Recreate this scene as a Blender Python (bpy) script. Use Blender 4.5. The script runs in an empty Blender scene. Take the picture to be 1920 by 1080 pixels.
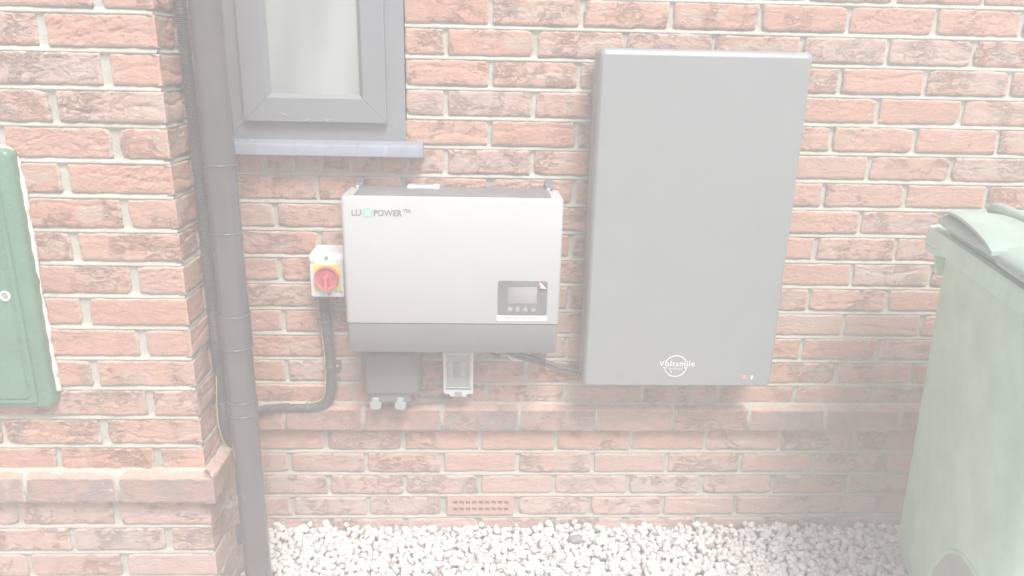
import bpy, bmesh, math, random
import numpy as np
from mathutils import Vector, Matrix

S = bpy.context.scene
COL = S.collection
R = math.radians

# ------------------------------------------------------------------ camera
cam = bpy.data.objects.new('camera', bpy.data.cameras.new('camera'))
COL.objects.link(cam); S.camera = cam
cam.data.sensor_width = 36.0
cam.data.lens = 36.0 * 1400 / 1920
cam.data.clip_start = 0.02
cam.data.clip_end = 500
pit, yaw, rol = R(17.1), R(2.4), R(1.25)
Fv = Vector((math.sin(yaw)*math.cos(pit), math.cos(yaw)*math.cos(pit), -math.sin(pit)))
Rv = Vector((math.cos(yaw), -math.sin(yaw), 0)); Uv = Rv.cross(Fv)
R2 = Rv*math.cos(rol) + Uv*math.sin(rol); U2 = Uv*math.cos(rol) - Rv*math.sin(rol)
mw = Matrix((R2, U2, -Fv)).transposed().to_4x4(); mw.translation = Vector((0, -2.0, 1.386))
cam.matrix_world = mw

# ------------------------------------------------------------------ light
SUN_EL, SUN_AZ = 57, 19            # azimuth: degrees to the right of straight in front of the wall
HAZE = 0.17                        # density of the air volume added as a white veil
EXPOSURE = 0.71
W = bpy.data.worlds.new('World'); S.world = W; W.use_nodes = True
nt = W.node_tree; bg = nt.nodes['Background']
sky = nt.nodes.new('ShaderNodeTexSky'); sky.sky_type = 'NISHITA'; sky.sun_disc = False
sky.sun_elevation = R(SUN_EL); sky.sun_rotation = R(180 - SUN_AZ)
sky.air_density = 1.0; sky.dust_density = 3.4; sky.ozone_density = 1.2
nt.links.new(sky.outputs[0], bg.inputs[0]); bg.inputs[1].default_value = 0.092
sl = bpy.data.lights.new('sun', 'SUN'); sl.energy = 2.9; sl.angle = R(24); sl.color = (1.0, 0.975, 0.945)
so = bpy.data.objects.new('sun', sl); COL.objects.link(so)
sd = Vector((math.sin(R(SUN_AZ))*math.cos(R(SUN_EL)), -math.cos(R(SUN_AZ))*math.cos(R(SUN_EL)), math.sin(R(SUN_EL))))
so.rotation_euler = sd.to_track_quat('Z', 'Y').to_euler(); so.location = (2, -5, 6)
S.view_settings.view_transform = 'Standard'; S.view_settings.look = 'None'
S.view_settings.exposure = EXPOSURE; S.view_settings.gamma = 1.0
S.view_settings.use_curve_mapping = False
S.cycles.max_bounces = 8; S.cycles.volume_bounces = 3
S.cycles.use_denoising = True

# ------------------------------------------------------------------ materials
def C3(r, g, b): return (r, g, b, 1.0)
MATS = {}
class NT:
    def __init__(s, name):
        s.m = bpy.data.materials.new(name); s.m.use_nodes = True
        s.t = s.m.node_tree; s.b = s.t.nodes['Principled BSDF']
    def n(s, kind, **kw):
        x = s.t.nodes.new('ShaderNode' + kind)
        for k, v in kw.items():
            if k.startswith('i_'):
                x.inputs[k[2:].replace('_', ' ')].default_value = v
            else: setattr(x, k, v)
        return x
    def l(s, a, b): s.t.links.new(a, b)
    def math(s, op, a, b=None, c=None):
        x = s.n('Math', operation=op)
        for i, v in enumerate((a, b, c)):
            if v is None: continue
            if isinstance(v, (int, float)): x.inputs[i].default_value = v
            else: s.l(v, x.inputs[i])
        return x.outputs[0]
    def mix(s, f, a, b, mode='MIX'):
        x = s.n('Mix', data_type='RGBA', blend_type=mode)
        for sock, v in ((x.inputs[0], f), (x.inputs[6], a), (x.inputs[7], b)):
            if isinstance(v, (int, float, tuple)): sock.default_value = v
            else: s.l(v, sock)
        return x.outputs[2]
    def ramp(s, f, pts, interp='LINEAR'):
        x = s.n('ValToRGB'); x.color_ramp.interpolation = interp
        e = x.color_ramp.elements
        while len(e) < len(pts): e.new(0.5)
        for i, (p, c) in enumerate(pts):
            e[i].position = p; e[i].color = c if len(c) == 4 else (*c, 1)
        s.l(f, x.inputs[0]); return x.outputs[0]
    def step(s, f, a, b):
        x = s.n('MapRange'); x.interpolation_type = 'SMOOTHSTEP'
        s.l(f, x.inputs[0]); x.inputs[1].default_value = a; x.inputs[2].default_value = b
        return x.outputs[0]
    def noise(s, vec, scale, detail=4, rough=0.55, dist=0.0):
        x = s.n('TexNoise'); x.inputs['Scale'].default_value = scale; x.inputs['Detail'].default_value = detail
        x.inputs['Roughness'].default_value = rough; x.inputs['Distortion'].default_value = dist
        if vec is not None: s.l(vec, x.inputs['Vector'])
        return x.outputs['Fac']
    def bump(s, h, dist, strength=1.0, prev=None):
        x = s.n('Bump'); x.inputs['Distance'].default_value = dist; x.inputs['Strength'].default_value = strength
        s.l(h, x.inputs['Height'])
        if prev is not None: s.l(prev, x.inputs['Normal'])
        return x.outputs[0]

def simple(name, col, rough=0.5, spec=0.5, var=0.06, bump=0.0, bscale=400, dirt=0.0, dirtcol=(0.5, 0.48, 0.44), metal=0.0, coat=0.0):
    """plain surface with faint mottling, fine grain and optional dust specks"""
    if name in MATS: return MATS[name]
    k = NT(name); co = k.n('TexCoord').outputs['Object']
    n1 = k.noise(co, 9, 5)
    a = tuple(c*(1-var) for c in col); b = tuple(min(1, c*(1+var)) for c in col)
    base = k.ramp(n1, [(0.3, a), (0.7, b)])
    if dirt > 0:
        nd = k.noise(co, 26, 8, 0.7); f = k.math('MULTIPLY', k.step(nd, 0.52, 0.78), dirt)
        base = k.mix(f, base, C3(*dirtcol))
        sp = k.noise(co, 330, 2); base = k.mix(k.math('MULTIPLY', k.step(sp, 0.72, 0.77), min(1, dirt*1.4)), base, C3(0.6, 0.58, 0.55))
    k.l(base, k.b.inputs['Base Color'])
    rr = k.math('MULTIPLY_ADD', k.noise(co, 30, 5), 0.22, rough-0.11); k.l(rr, k.b.inputs['Roughness'])
    k.b.inputs['Specular IOR Level'].default_value = spec; k.b.inputs['Metallic'].default_value = metal
    k.b.inputs['Coat Weight'].default_value = coat
    if bump > 0: k.l(k.bump(k.noise(co, bscale, 3), bump), k.b.inputs['Normal'])
    MATS[name] = k.m; return k.m

def brick_mat(name, plinth=False):
    k = NT(name)
    at = k.n('Attribute', attribute_name='bc'); sep = k.n('SeparateColor'); k.l(at.outputs['Color'], sep.inputs[0])
    r1, r2, ed = sep.outputs
    lo = k.n('Attribute', attribute_name='loc').outputs['Vector']       # u,v within the brick + seed offset
    base = k.ramp(r1, [(0.0, (.64, .37, .28)), (.25, (.68, .41, .325)), (.5, (.70, .44, .35)), (.75, (.66, .43, .35)), (.92, (.64, .46, .39)), (1, (.61, .48, .42))])
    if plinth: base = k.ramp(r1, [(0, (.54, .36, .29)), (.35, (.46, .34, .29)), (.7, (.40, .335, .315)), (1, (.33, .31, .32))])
    n1 = k.noise(lo, 16, 7, .62, .4)
    base = k.mix(k.step(n1, .38, .68), base, k.mix(.5, base, C3(.76, .43, .31)))
    # buff and grey kiss marks left by the kiln
    n2 = k.noise(lo, 9, 3, .5, .3); am = k.math('ADD', n2, k.math('MULTIPLY_ADD', r2, .42, -.27))
    am = k.math('MULTIPLY', k.step(am, .50, .565), k.math('MULTIPLY', k.step(ed, .35, .95), .62))
    base = k.mix(am, base, k.ramp(r2, [(0, (.68, .54, .45)), (.6, (.67, .53, .44)), (1, (.60, .50, .44))]))
    # dark fissures
    mp = k.n('Mapping'); k.l(lo, mp.inputs[0]); mp.inputs['Scale'].default_value = (1, 1, 2.3); mp.inputs['Rotation'].default_value = (0, .3, 0)
    wr = k.noise(mp.outputs[0], 24, 5, .6, 1.3)
    ridge = k.math('SUBTRACT', 1.0, k.math('MULTIPLY', k.math('ABSOLUTE', k.math('SUBTRACT', wr, .5)), 16)); ridge = k.math('MAXIMUM', ridge, 0)
    msk = k.math('MULTIPLY', k.step(k.noise(lo, 15, 2), .46, .62), k.step(r2, .12, .5))
    fis = k.math('MULTIPLY', ridge, msk)
    base = k.mix(k.math('MULTIPLY', fis, .08), base, C3(.34, .21, .17))
    gr = k.noise(lo, 420, 3, .7); base = k.mix(.28, base, k.ramp(gr, [(.3, (.34, .34, .34)), (.7, (.72, .70, .69))]), 'OVERLAY')
    # mortar smeared along the arrises, lime bloom
    en = k.math('ADD', ed, k.math('MULTIPLY_ADD', k.noise(lo, 60, 5, .7), .55, -.28))
    em = k.math('SUBTRACT', 1.0, k.step(en, .06, .26)); base = k.mix(k.math('MULTIPLY', em, .70), base, C3(.70, .64, .55))
    bl = k.step(k.noise(lo, 34, 8, .75), .58, .8); base = k.mix(k.math('MULTIPLY', bl, .38), base, C3(.70, .60, .50))
    ch = k.noise(lo, 95, 2, .5); chm = k.math('MULTIPLY', k.step(ch, .715, .735), k.step(k.noise(lo, 11, 1), .50, .56)); base = k.mix(k.math('MULTIPLY', chm, .8), base, C3(.86, .80, .72))
    pos = k.n('NewGeometry').outputs['Position']; sx = k.n('SeparateXYZ'); k.l(pos, sx.inputs[0])
    low = k.math('SUBTRACT', 1.0, k.step(sx.outputs[2], .0, .42))      # rain splash staining on the lowest courses, paled further in place of more light
    lw = k.math('MULTIPLY', low, k.math('MULTIPLY_ADD', k.noise(pos, 7, 5), .9, .12))
    base = k.mix(k.math('MULTIPLY', lw, .75), base, C3(.82, .70, .665))
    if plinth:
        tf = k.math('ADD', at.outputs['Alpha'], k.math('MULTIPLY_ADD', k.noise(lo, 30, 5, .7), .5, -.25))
        base = k.mix(k.math('MULTIPLY', k.step(tf, .35, .6), .85), base, k.ramp(k.noise(lo, 40, 5), [(.3, (.70, .44, .35)), (.7, (.80, .58, .49))]))  # paler sloped top: part clean brick colour, part painted sunlight
    k.l(base, k.b.inputs['Base Color']); k.b.inputs['Roughness'].default_value = .9; k.b.inputs['Specular IOR Level'].default_value = .2
    b1 = k.bump(k.noise(mp.outputs[0], 34, 7, .70, 1.6), .0065, 1.0)
    b2 = k.bump(k.math('MULTIPLY', fis, -1), .0045, 1.0, b1)
    b3 = k.bump(gr, .0016, 1.0, b2)
    k.l(b3, k.b.inputs['Normal'])
    return k.m

def mortar_mat():
    k = NT('mortar'); pos = k.n('TexCoord').outputs['Object']
    base = k.ramp(k.noise(pos, 12, 6), [(.25, (.46, .445, .38)), (.5, (.54, .525, .46)), (.78, (.62, .61, .55))])
    g = k.noise(pos, 520, 3, .7); base = k.mix(.3, base, k.ramp(g, [(.3, (.3, .3, .3)), (.7, (.75, .75, .74))]), 'OVERLAY')
    base = k.mix(k.math('MULTIPLY', k.step(k.noise(pos, 5, 4), .52, .75), .3), base, C3(.40, .41, .31))
    k.l(base, k.b.inputs['Base Color']); k.b.inputs['Roughness'].default_value = .95; k.b.inputs['Specular IOR Level'].default_value = .15
    b = k.bump(k.noise(pos, 110, 5, .65), .003, .8); k.l(k.bump(g, .001, .8, b), k.b.inputs['Normal'])
    return k.m

def gravel_mat():
    k = NT('gravel_stone'); at = k.n('Attribute', attribute_name='bc'); co = k.n('TexCoord').outputs['Object']
    base = k.mix(.5, at.outputs['Color'], k.ramp(k.noise(co, 60, 6), [(.3, (.49, .49, .485)), (.7, (.66, .66, .655))]), 'OVERLAY')
    k.l(base, k.b.inputs['Base Color']); k.b.inputs['Roughness'].default_value = .85
    k.l(k.bump(k.noise(co, 190, 5, .7), .0016, .9), k.b.inputs['Normal']); return k.m
def ground_mat():
    k = NT('ground_gravel'); co = k.n('TexCoord').outputs['Object']
    v = k.n('TexVoronoi'); v.inputs['Scale'].default_value = 55; k.l(co, v.inputs['Vector'])
    base = k.mix(.65, k.ramp(v.outputs['Distance'], [(0, (.78, .75, .72)), (.5, (.6, .57, .54)), (.8, (.26, .24, .22))]), v.outputs['Color'], 'SOFT_LIGHT')
    k.l(base, k.b.inputs['Base Color']); k.b.inputs['Roughness'].default_value = .9
    k.l(k.bump(k.math('MULTIPLY', v.outputs['Distance'], -1), .012), k.b.inputs['Normal']); return k.m

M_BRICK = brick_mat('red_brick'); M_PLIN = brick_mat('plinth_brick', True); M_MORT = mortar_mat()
M_FRAME = simple('grey_upvc', (.245, .265, .28), .38, .5, .02, .0002, 900, .10)
M_SILL = simple('sill_upvc', (.30, .34, .40), .30, .5, .05, .0002, 700, .30, (.6, .62, .66))
M_PIPE = simple('black_pvc', (.115, .114, .116), .15, .75, .10, .00005, 60, .05, (.3, .28, .26), coat=.5)
M_COND = simple('black_conduit', (.14, .14, .145), .42, .5, .2, .0002, 300, .12, (.2, .19, .18))
M_YEL = simple('earth_yellow', (.62, .60, .32), .45, .5, .05)
M_WHITE = simple('white_enamel', (.55, .565, .56), .42, .5, .015, .0002, 1500)
M_WPL = simple('white_plastic', (.78, .79, .80), .32, .5, .02, 0)
M_DGREY = simple('dark_grey_panel', (.245, .255, .258), .5, .45, .05, .0003, 1400)
M_VENT = simple('vent_grey', (.22, .22, .23), .5, .5, .2, .0012, 120, .25)
M_BLACK = simple('black_gloss', (.19, .19, .19), .25, .5, .1)
M_LCD = simple('lcd_glass', (.34, .345, .33), .22, .5, .2, .0016, 60)
M_INKG = simple('grey_ink', (.20, .20, .21), .6, .3)
M_INKW = simple('white_ink', (.90, .90, .90), .5, .4, 0)
M_TEAL = simple('teal_ink', (.30, .66, .50), .5, .4)
M_RED = simple('red_plastic', (.80, .17, .18), .33, .5, .05)
M_YPL = simple('yellow_plastic', (.88, .76, .15), .4, .5, .04)
M_BATT = simple('satin_grey_paint', (.305, .325, .325), .36, .5, .03, .0001, 1800)
M_BATS = simple('battery_side', (.16, .155, .165), .4, .5, .05, .0001, 1500)
M_RED2 = simple('dark_red_plastic', (.50, .12, .16), .3, .5, .05)
M_ORG = simple('orange_ink', (.85, .42, .30), .5, .4)
M_SOCK = simple('socket_grey', (.19, .195, .195), .45, .5, .05, .0003, 900, .06)
M_LATCH = simple('latch_grey', (.40, .425, .415), .45, .5, .02)
M_GREEN = simple('meter_green', (.135, .275, .19), .26, .5, .10, .0002, 40, .06, (.4, .45, .4), coat=.2)
M_SEAL = simple('sealant', (.80, .78, .73), .6, .4, .03, .001, 200)
M_BIN = simple('bin_green', (.58, .79, .62), .52, .4, .10, .0004, 500, .22, (.42, .42, .37))
M_LID = simple('lid_green', (.42, .55, .47), .48, .45, .06, .0003, 300, .15, (.5, .55, .5))
M_ARCH = simple('arch_shade', (.48, .52, .46), .7, .3, .1, .0005, 300, .2)
M_COBW = simple('cobweb', (.58, .55, .52), .9, .1)
M_TERR = simple('terracotta', (.62, .40, .34), .9, .2, .1, .001, 200, .3, (.55, .45, .4))
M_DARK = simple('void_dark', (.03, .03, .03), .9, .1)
M_STEEL = simple('steel', (.6, .6, .6), .35, .5, .05, metal=1.0)
M_CABLE = simple('cable_grey', (.17, .17, .175), .18, .6, .1)
M_SCREW = simple('brass_screw', (.65, .5, .3), .4, .5, .1)
def glass_mat(name, col, rough, alpha_t):
    k = NT(name); k.b.inputs['Base Color'].default_value = C3(*col); k.b.inputs['Roughness'].default_value = rough
    k.b.inputs['Transmission Weight'].default_value = alpha_t; k.b.inputs['IOR'].default_value = 1.45
    return k.m
M_CLEAR = glass_mat('clear_cover', (.93, .95, .95), .12, .85)
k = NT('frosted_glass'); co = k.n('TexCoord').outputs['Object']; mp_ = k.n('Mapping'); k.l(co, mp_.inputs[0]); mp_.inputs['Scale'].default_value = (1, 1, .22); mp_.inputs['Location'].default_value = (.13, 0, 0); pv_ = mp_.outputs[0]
k.l(k.ramp(k.noise(pv_, 9, 1), [(.3, (.28, .31, .305)), (.7, (.44, .48, .45))]), k.b.inputs['Base Color'])  # broad upright tone streaks painted in place of reflections
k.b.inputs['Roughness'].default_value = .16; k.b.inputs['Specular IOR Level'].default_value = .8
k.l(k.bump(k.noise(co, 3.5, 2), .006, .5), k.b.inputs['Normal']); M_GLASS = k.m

# ------------------------------------------------------------------ helpers
def link(name, me, mat=None, parent=None, smooth=40):
    o = bpy.data.objects.new(name, me); COL.objects.link(o)
    if mat is not None:
        for m in (mat if isinstance(mat, (list, tuple)) else [mat]): me.materials.append(m)
    if parent is not None: o.parent = parent
    return o
def tag(o, label=None, cat=None, group=None, kind=None):
    for a, b in (('label', label), ('category', cat), ('group', group), ('kind', kind)):
        if b: o[a] = b
    return o
def empty(name, loc=(0, 0, 0), label=None, cat=None, group=None):
    o = bpy.data.objects.new(name, None); COL.objects.link(o); o.location = loc; o.empty_display_size = .05
    return tag(o, label, cat, group)
def fin(name, bm, mat, parent=None, smooth=40):
    bmesh.ops.recalc_face_normals(bm, faces=bm.faces)
    for f in bm.faces: f.smooth = True
    for e in bm.edges:
        if len(e.link_faces) == 2 and e.calc_face_angle(0) > R(smooth): e.smooth = False
    if parent is not None:
        off = Vector(parent.location); p = parent.parent
        while p is not None: off += Vector(p.location); p = p.parent
        bmesh.ops.translate(bm, verts=bm.verts, vec=-off)
    me = bpy.data.meshes.new(name); bm.to_mesh(me); bm.free()
    return link(name, me, mat, parent)
def box(bm, x0, x1, y0, y1, z0, z1, bev=0, seg=2):
    r = bmesh.ops.create_cube(bm, size=1.0); vs = r['verts']
    bmesh.ops.scale(bm, vec=(x1-x0, y1-y0, z1-z0), verts=vs)
    bmesh.ops.translate(bm, vec=((x0+x1)/2, (y0+y1)/2, (z0+z1)/2), verts=vs)
    if bev > 0:
        es = {e for v in vs for e in v.link_edges}
        bmesh.ops.bevel(bm, geom=list(es), offset=bev, segments=seg, affect='EDGES', profile=.5)
    return bm
def NB(): return bmesh.new()
def rr_loop(x0, x1, z0, z1, r, seg=6):
    out = []; r = max(1e-4, r)
    for cx, cz, a0 in ((x1-r, z1-r, 0), (x0+r, z1-r, 90), (x0+r, z0+r, 180), (x1-r, z0+r, 270)):
        for i in range(seg+1):
            a = R(a0+90*i/seg); out.append((cx+r*math.cos(a), cz+r*math.sin(a)))
    return out
def loft(bm, loops, cap0=True, cap1=True, closed=True):
    rows = [[bm.verts.new(p) for p in lp] for lp in loops]
    n = len(rows[0])
    for a, b in zip(rows, rows[1:]):
        for i in range(n if closed else n-1):
            j = (i+1) % n; bm.faces.new((a[i], a[j], b[j], b[i]))
    if cap0: bm.faces.new(rows[0])
    if cap1: bm.faces.new(rows[-1][::-1])
    return bm
def plate(bm, x0, x1, z0, z1, yb, yf, rc, bev=0, bseg=4, back_bev=0):
    """slab facing -y: rounded corners rc, rounded front edge bev"""
    L = []
    if back_bev: L.append([(x, yb, z) for x, z in rr_loop(x0+back_bev, x1-back_bev, z0+back_bev, z1-back_bev, rc)]); L.append([(x, yb-back_bev, z) for x, z in rr_loop(x0, x1, z0, z1, rc)])
    else: L.append([(x, yb, z) for x, z in rr_loop(x0, x1, z0, z1, rc)])
    if bev:
        for i in range(bseg+1):
            a = R(90*i/bseg); ins = bev*(1-math.cos(a))
            L.append([(x, yf+bev-bev*math.sin(a), z) for x, z in rr_loop(x0+ins, x1-ins, z0+ins, z1-ins, max(rc-ins, .0005))])
    else: L.append([(x, yf, z) for x, z in rr_loop(x0, x1, z0, z1, rc)])
    return loft(bm, L)
def cyl(bm, p0, p1, r, r1=None, n=24, caps=True):
    p0, p1 = Vector(p0), Vector(p1); d = (p1-p0).normalized(); q = d.to_track_quat('Z', 'Y')
    r1 = r if r1 is None else r1
    L = [[p+q@Vector((rr*math.cos(2*math.pi*i/n), rr*math.sin(2*math.pi*i/n), 0)) for i in range(n)] for p, rr in ((p0, r), (p1, r1))]
    return loft(bm, L, caps, caps)
def spline(pts, step=.004):
    P = [Vector(p) for p in pts]; P = [P[0]*2-P[1]] + P + [P[-1]*2-P[-2]]; out = []
    for i in range(1, len(P)-2):
        a, b, c, d = P[i-1:i+3]; n = max(2, int((c-b).length/step))
        for j in range(n):
            t = j/n; out.append(.5*((2*b)+(c-a)*t+(2*a-5*b+4*c-d)*t*t+(3*b-a-3*c+d)*t**3))
    out.append(P[-2]); return out
def tube(bm, pts, rad, n=12, step=.004, caps=True):
    """rad: number or function(arc length) -> radius"""
    P = spline(pts, step) if step else [Vector(p) for p in pts]
    s = 0; L = []; up = Vector((0, 1, .01))
    prev = None
    for i, p in enumerate(P):
        t = (P[min(i+1, len(P)-1)]-P[max(i-1, 0)]).normalized()
        if prev is None:
            u = up.cross(t)
            if u.length < .1: u = Vector((1, 0, 0)).cross(t)
            u.normalize()
        else: u = (prev - t*prev.dot(t)).normalized()
        prev = u; v = t.cross(u)
        if i: s += (p-P[i-1]).length
        r = rad(s) if callable(rad) else rad
        L.append([p+u*(r*math.cos(2*math.pi*k/n))+v*(r*math.sin(2*math.pi*k/n)) for k in range(n)])
    return loft(bm, L, caps, caps)
def ring(bm, c, axis, r0, r1, h, n=32):
    """flat washer-like ring, centre c, outer r1, inner r0, thickness h along axis"""
    q = Vector(axis).to_track_quat('Z', 'Y'); c = Vector(c)
    prof = [(r0, 0), (r1, 0), (r1, h*.7), ((r1*.75+r0*.25), h), ((r0*.75+r1*.25), h), (r0, h*.7)]
    rows = [[bm.verts.new(c+q@Vector((r*math.cos(2*math.pi*i/n), r*math.sin(2*math.pi*i/n), z))) for i in range(n)] for r, z in prof]
    for a in range(len(rows)):
        A, B = rows[a], rows[(a+1) % len(rows)]
        for i in range(n): bm.faces.new((A[i], A[(i+1) % n], B[(i+1) % n], B[i]))
    return bm
def text(name, body, size, loc, mat, parent, width=None, align='LEFT', offset=0, extrude=.0004, shear=0, spacing=1.0):
    cu = bpy.data.curves.new(name, 'FONT'); cu.body = body; cu.size = size; cu.align_x = align; cu.offset = offset
    cu.extrude = extrude; cu.shear = shear; cu.space_character = spacing; cu.resolution_u = 4
    t = bpy.data.objects.new(name+'_curve', cu); COL.objects.link(t)
    bpy.context.view_layer.update()
    me = bpy.data.meshes.new_from_object(t.evaluated_get(bpy.context.evaluated_depsgraph_get()))
    bpy.data.objects.remove(t); bpy.data.curves.remove(cu)
    xs = [v.co.x for v in me.vertices]; w = max(xs)-min(xs)
    sx = width/w if width else 1.0
    x0 = {'LEFT': min(xs), 'CENTER': (min(xs)+max(xs))/2}[align]
    p = parent; off = Vector((0, 0, 0))
    while p is not None: off += Vector(p.location); p = p.parent
    for v in me.vertices:
        x, y, z = v.co; v.co = Vector(((x-x0)*sx+loc[0], loc[1]-z, y+loc[2]))-off
    me.materials.clear(); me.name = name
    return link(name, me, mat, parent)

# vectorised gradient noise
_rs = np.random.RandomState(7); _perm = _rs.permutation(256); _perm = np.concatenate([_perm, _perm, _perm]); _g = _rs.normal(size=(256, 3)); _g /= np.linalg.norm(_g, axis=1)[:, None]
def pn(P):
    P = np.asarray(P, float); i = np.floor(P).astype(int); f = P-i; u = f*f*f*(f*(f*6-15)+10); i &= 255; res = 0
    for dx in (0, 1):
        for dy in (0, 1):
            for dz in (0, 1):
                h = _perm[_perm[_perm[(i[:, 0]+dx) & 255]+((i[:, 1]+dy) & 255)]+((i[:, 2]+dz) & 255)]
                gd = (_g[h]*(f-np.array([dx, dy, dz]))).sum(1)
                w = (u[:, 0] if dx else 1-u[:, 0])*(u[:, 1] if dy else 1-u[:, 1])*(u[:, 2] if dz else 1-u[:, 2]); res = res+w*gd
    return res*1.6
def fbm(P, o=4, rough=.5):
    a, s, r = 1.0, 1.0, 0
    for _ in range(o): r = r+a*pn(P*s+_*17.3); a *= rough; s *= 2.03
    return r

class Acc:
    """collects grids into one mesh with attributes bc and loc"""
    def __init__(s): s.V = []; s.F = []; s.B = []; s.L = []; s.M = []; s.n = 0
    def grid(s, P, nu, nv, bc, loc, mat):
        s.V.append(P); s.B.append(bc); s.L.append(loc)
        a = (np.arange(nu-1)[:, None]*nv+np.arange(nv-1)[None]).ravel()+s.n
        s.F.append(np.stack([a, a+nv, a+nv+1, a+1], 1)); s.M.append(np.full(len(a), mat)); s.n += len(P)
    def build(s, name, mats, parent=None):
        V = np.concatenate(s.V); F = np.concatenate(s.F); me = bpy.data.meshes.new(name)
        me.vertices.add(len(V)); me.vertices.foreach_set('co', V.ravel())
        me.loops.add(len(F)*4); me.loops.foreach_set('vertex_index', F.ravel().astype(np.int32))
        me.polygons.add(len(F)); me.polygons.foreach_set('loop_start', (np.arange(len(F))*4).astype(np.int32))
        me.polygons.foreach_set('loop_total', np.full(len(F), 4, np.int32))
        me.polygons.foreach_set('use_smooth', np.ones(len(F), bool)); me.polygons.foreach_set('material_index', np.concatenate(s.M).astype(np.int32))
        a = me.attributes.new('bc', 'FLOAT_COLOR', 'POINT'); a.data.foreach_set('color', np.concatenate(s.B).ravel())
        a = me.attributes.new('loc', 'FLOAT_VECTOR', 'POINT'); a.data.foreach_set('vector', np.concatenate(s.L).ravel())
        me.update(); me.validate(); return link(name, me, mats, parent)

rng = np.random.RandomState(11)
def brick(acc, O, ux, w, z0, z1, res=.004, tone=None, seam=0, wrap=None, proud=0.0, slope=None, rough=1.0):
    """one brick face. O: origin (x,y), ux: unit direction along the face; outward normal is ux turned right.
    wrap=(left,right): True where the edge turns a corner and must reach it exactly"""
    wl, wr = wrap or (False, False)
    ux = np.array([ux[0], ux[1], 0.]); nn = np.array([ux[1], -ux[0], 0.])       # outward
    h = z1-z0; nu = max(4, int(w/res)); nv = max(4, int(h/res))
    u = np.concatenate([[0], np.linspace(0, w, nu), [w]]); v = np.concatenate([[0], np.linspace(0, h, nv), [h]])
    UU, VV = np.meshgrid(u, v, indexing='ij'); U = UU.ravel(); V = VV.ravel(); n1, n2 = len(u), len(v)
    back = np.zeros((n1, n2)); back[0, :] = 1; back[-1, :] = 1; back[:, 0] = 1; back[:, -1] = 1; back = back.ravel()
    dl = U if not wl else np.full_like(U, 1.); dr = w-U if not wr else np.full_like(U, 1.)
    ed = np.minimum(np.minimum(dl, dr), np.minimum(V, h-V))
    sd = rng.uniform(0, 60, 3); P = np.stack([U*22, V*22, np.zeros_like(U)], 1)+sd
    # irregular outline
    ox = fbm(P*1.6, 3)*.0026; oz = fbm(P*1.6+9.1, 3)*.0020
    if wl: ox = ox*np.clip(U/.02, 0, 1)
    if wr: ox = ox*np.clip((w-U)/.02, 0, 1)
    # corner knocks
    for cu, cv in ((0, 0), (w, 0), (0, h), (w, h)):
        if rng.rand() < .4 and not (wl and cu == 0) and not (wr and cu == w):
            d = np.hypot(U-cu, V-cv); k = np.clip(1-d/rng.uniform(.012, .028), 0, 1)
            ox = ox+k*(.006 if cu == 0 else -.006)*rng.rand(); oz = oz+k*(.006 if cv == 0 else -.006)*rng.rand()
    rd = .0045; e = np.clip(ed/rd, 0, 1); y = -rd*.75*(1-np.sqrt(np.clip(1-(1-e)**2, 0, 1)))
    y = y+fbm(P*.8+3.3, 3)*.0016
    typ = rng.rand()
    if typ < .75:          # folded, creased clay
        ang = rng.uniform(-.5, .5); q = P.copy(); q[:, 0] = P[:, 0]*math.cos(ang)*.7+P[:, 1]*math.sin(ang); q[:, 1] = (P[:, 1]*math.cos(ang)-P[:, 0]*math.sin(ang))*1.7
        wv = fbm(q*.9+4*0, 2)*1.5; q2 = q+np.stack([wv, wv*.6, wv*0], 1)
        rdg = 1-np.abs(fbm(q2*1.1, 4, .55))*3.2; rdg = np.clip(rdg, 0, 1)
        mk = np.clip(fbm(P*.45+31, 2)*3+.55, 0, 1)
        y = y-rdg**2*.0038*mk*rng.uniform(.4, 1.2)*np.clip(ed/.006, 0, 1)*rough
        y = y+np.clip(fbm(q2*2.3+7, 3), -1, 1)*.0010*mk*rough
    if typ > .62 and typ < .9:         # one long lip
        c = V-h*(.5+.25*rng.uniform(-1, 1))-np.sin(U*rng.uniform(14, 34)+rng.rand()*6)*.008-fbm(P*1.2, 2)*.004
        y = y-np.exp(-(c/.0022)**2)*.0034*rough*np.clip(ed/.008, 0, 1)+np.clip(c*-.08, -.0012, .0012)
    y = y+rng.uniform(-.0012, .0012)+U/w*rng.uniform(-.0012, .0012)
    if wl or wr:
        if wl: f = np.clip(U/.012, 0, 1); y = y*f
        if wr: f = np.clip((w-U)/.012, 0, 1); y = y*f
    y = y+proud
    if slope: 
        d = np.clip((V-(h-slope[1]))/slope[1], 0, 1); y = y-d*slope[0]
        oz = oz*(1-d)
    y = np.where(back > 0, -.016, y)
    if wl: y = np.where((back > 0) & (U <= 0) & (V > 0) & (V < h), proud, y)
    if wr: y = np.where((back > 0) & (U >= w) & (V > 0) & (V < h), proud, y)
    if slope and (wl or wr):
        q_ = np.clip(1-(w-U)/.05, 0, 1) if wr else -np.clip(1-U/.05, 0, 1)
        ox = ox-q_*d*slope[0]
    X = np.array([O[0], O[1], 0.])+np.outer(U+ox, ux)+np.outer(y, nn); X[:, 2] = z0+V+oz
    r1, r2 = (rng.rand()**1.05, rng.rand()) if tone is None else tone
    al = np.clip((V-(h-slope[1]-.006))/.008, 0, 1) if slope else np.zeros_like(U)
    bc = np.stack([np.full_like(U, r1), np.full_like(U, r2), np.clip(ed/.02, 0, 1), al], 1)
    loc = np.stack([U+sd[0]*.1, V*0+sd[1]*.1, V+sd[2]*.1], 1)
    acc.grid(X, n1, n2, bc, loc, seam)
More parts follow.
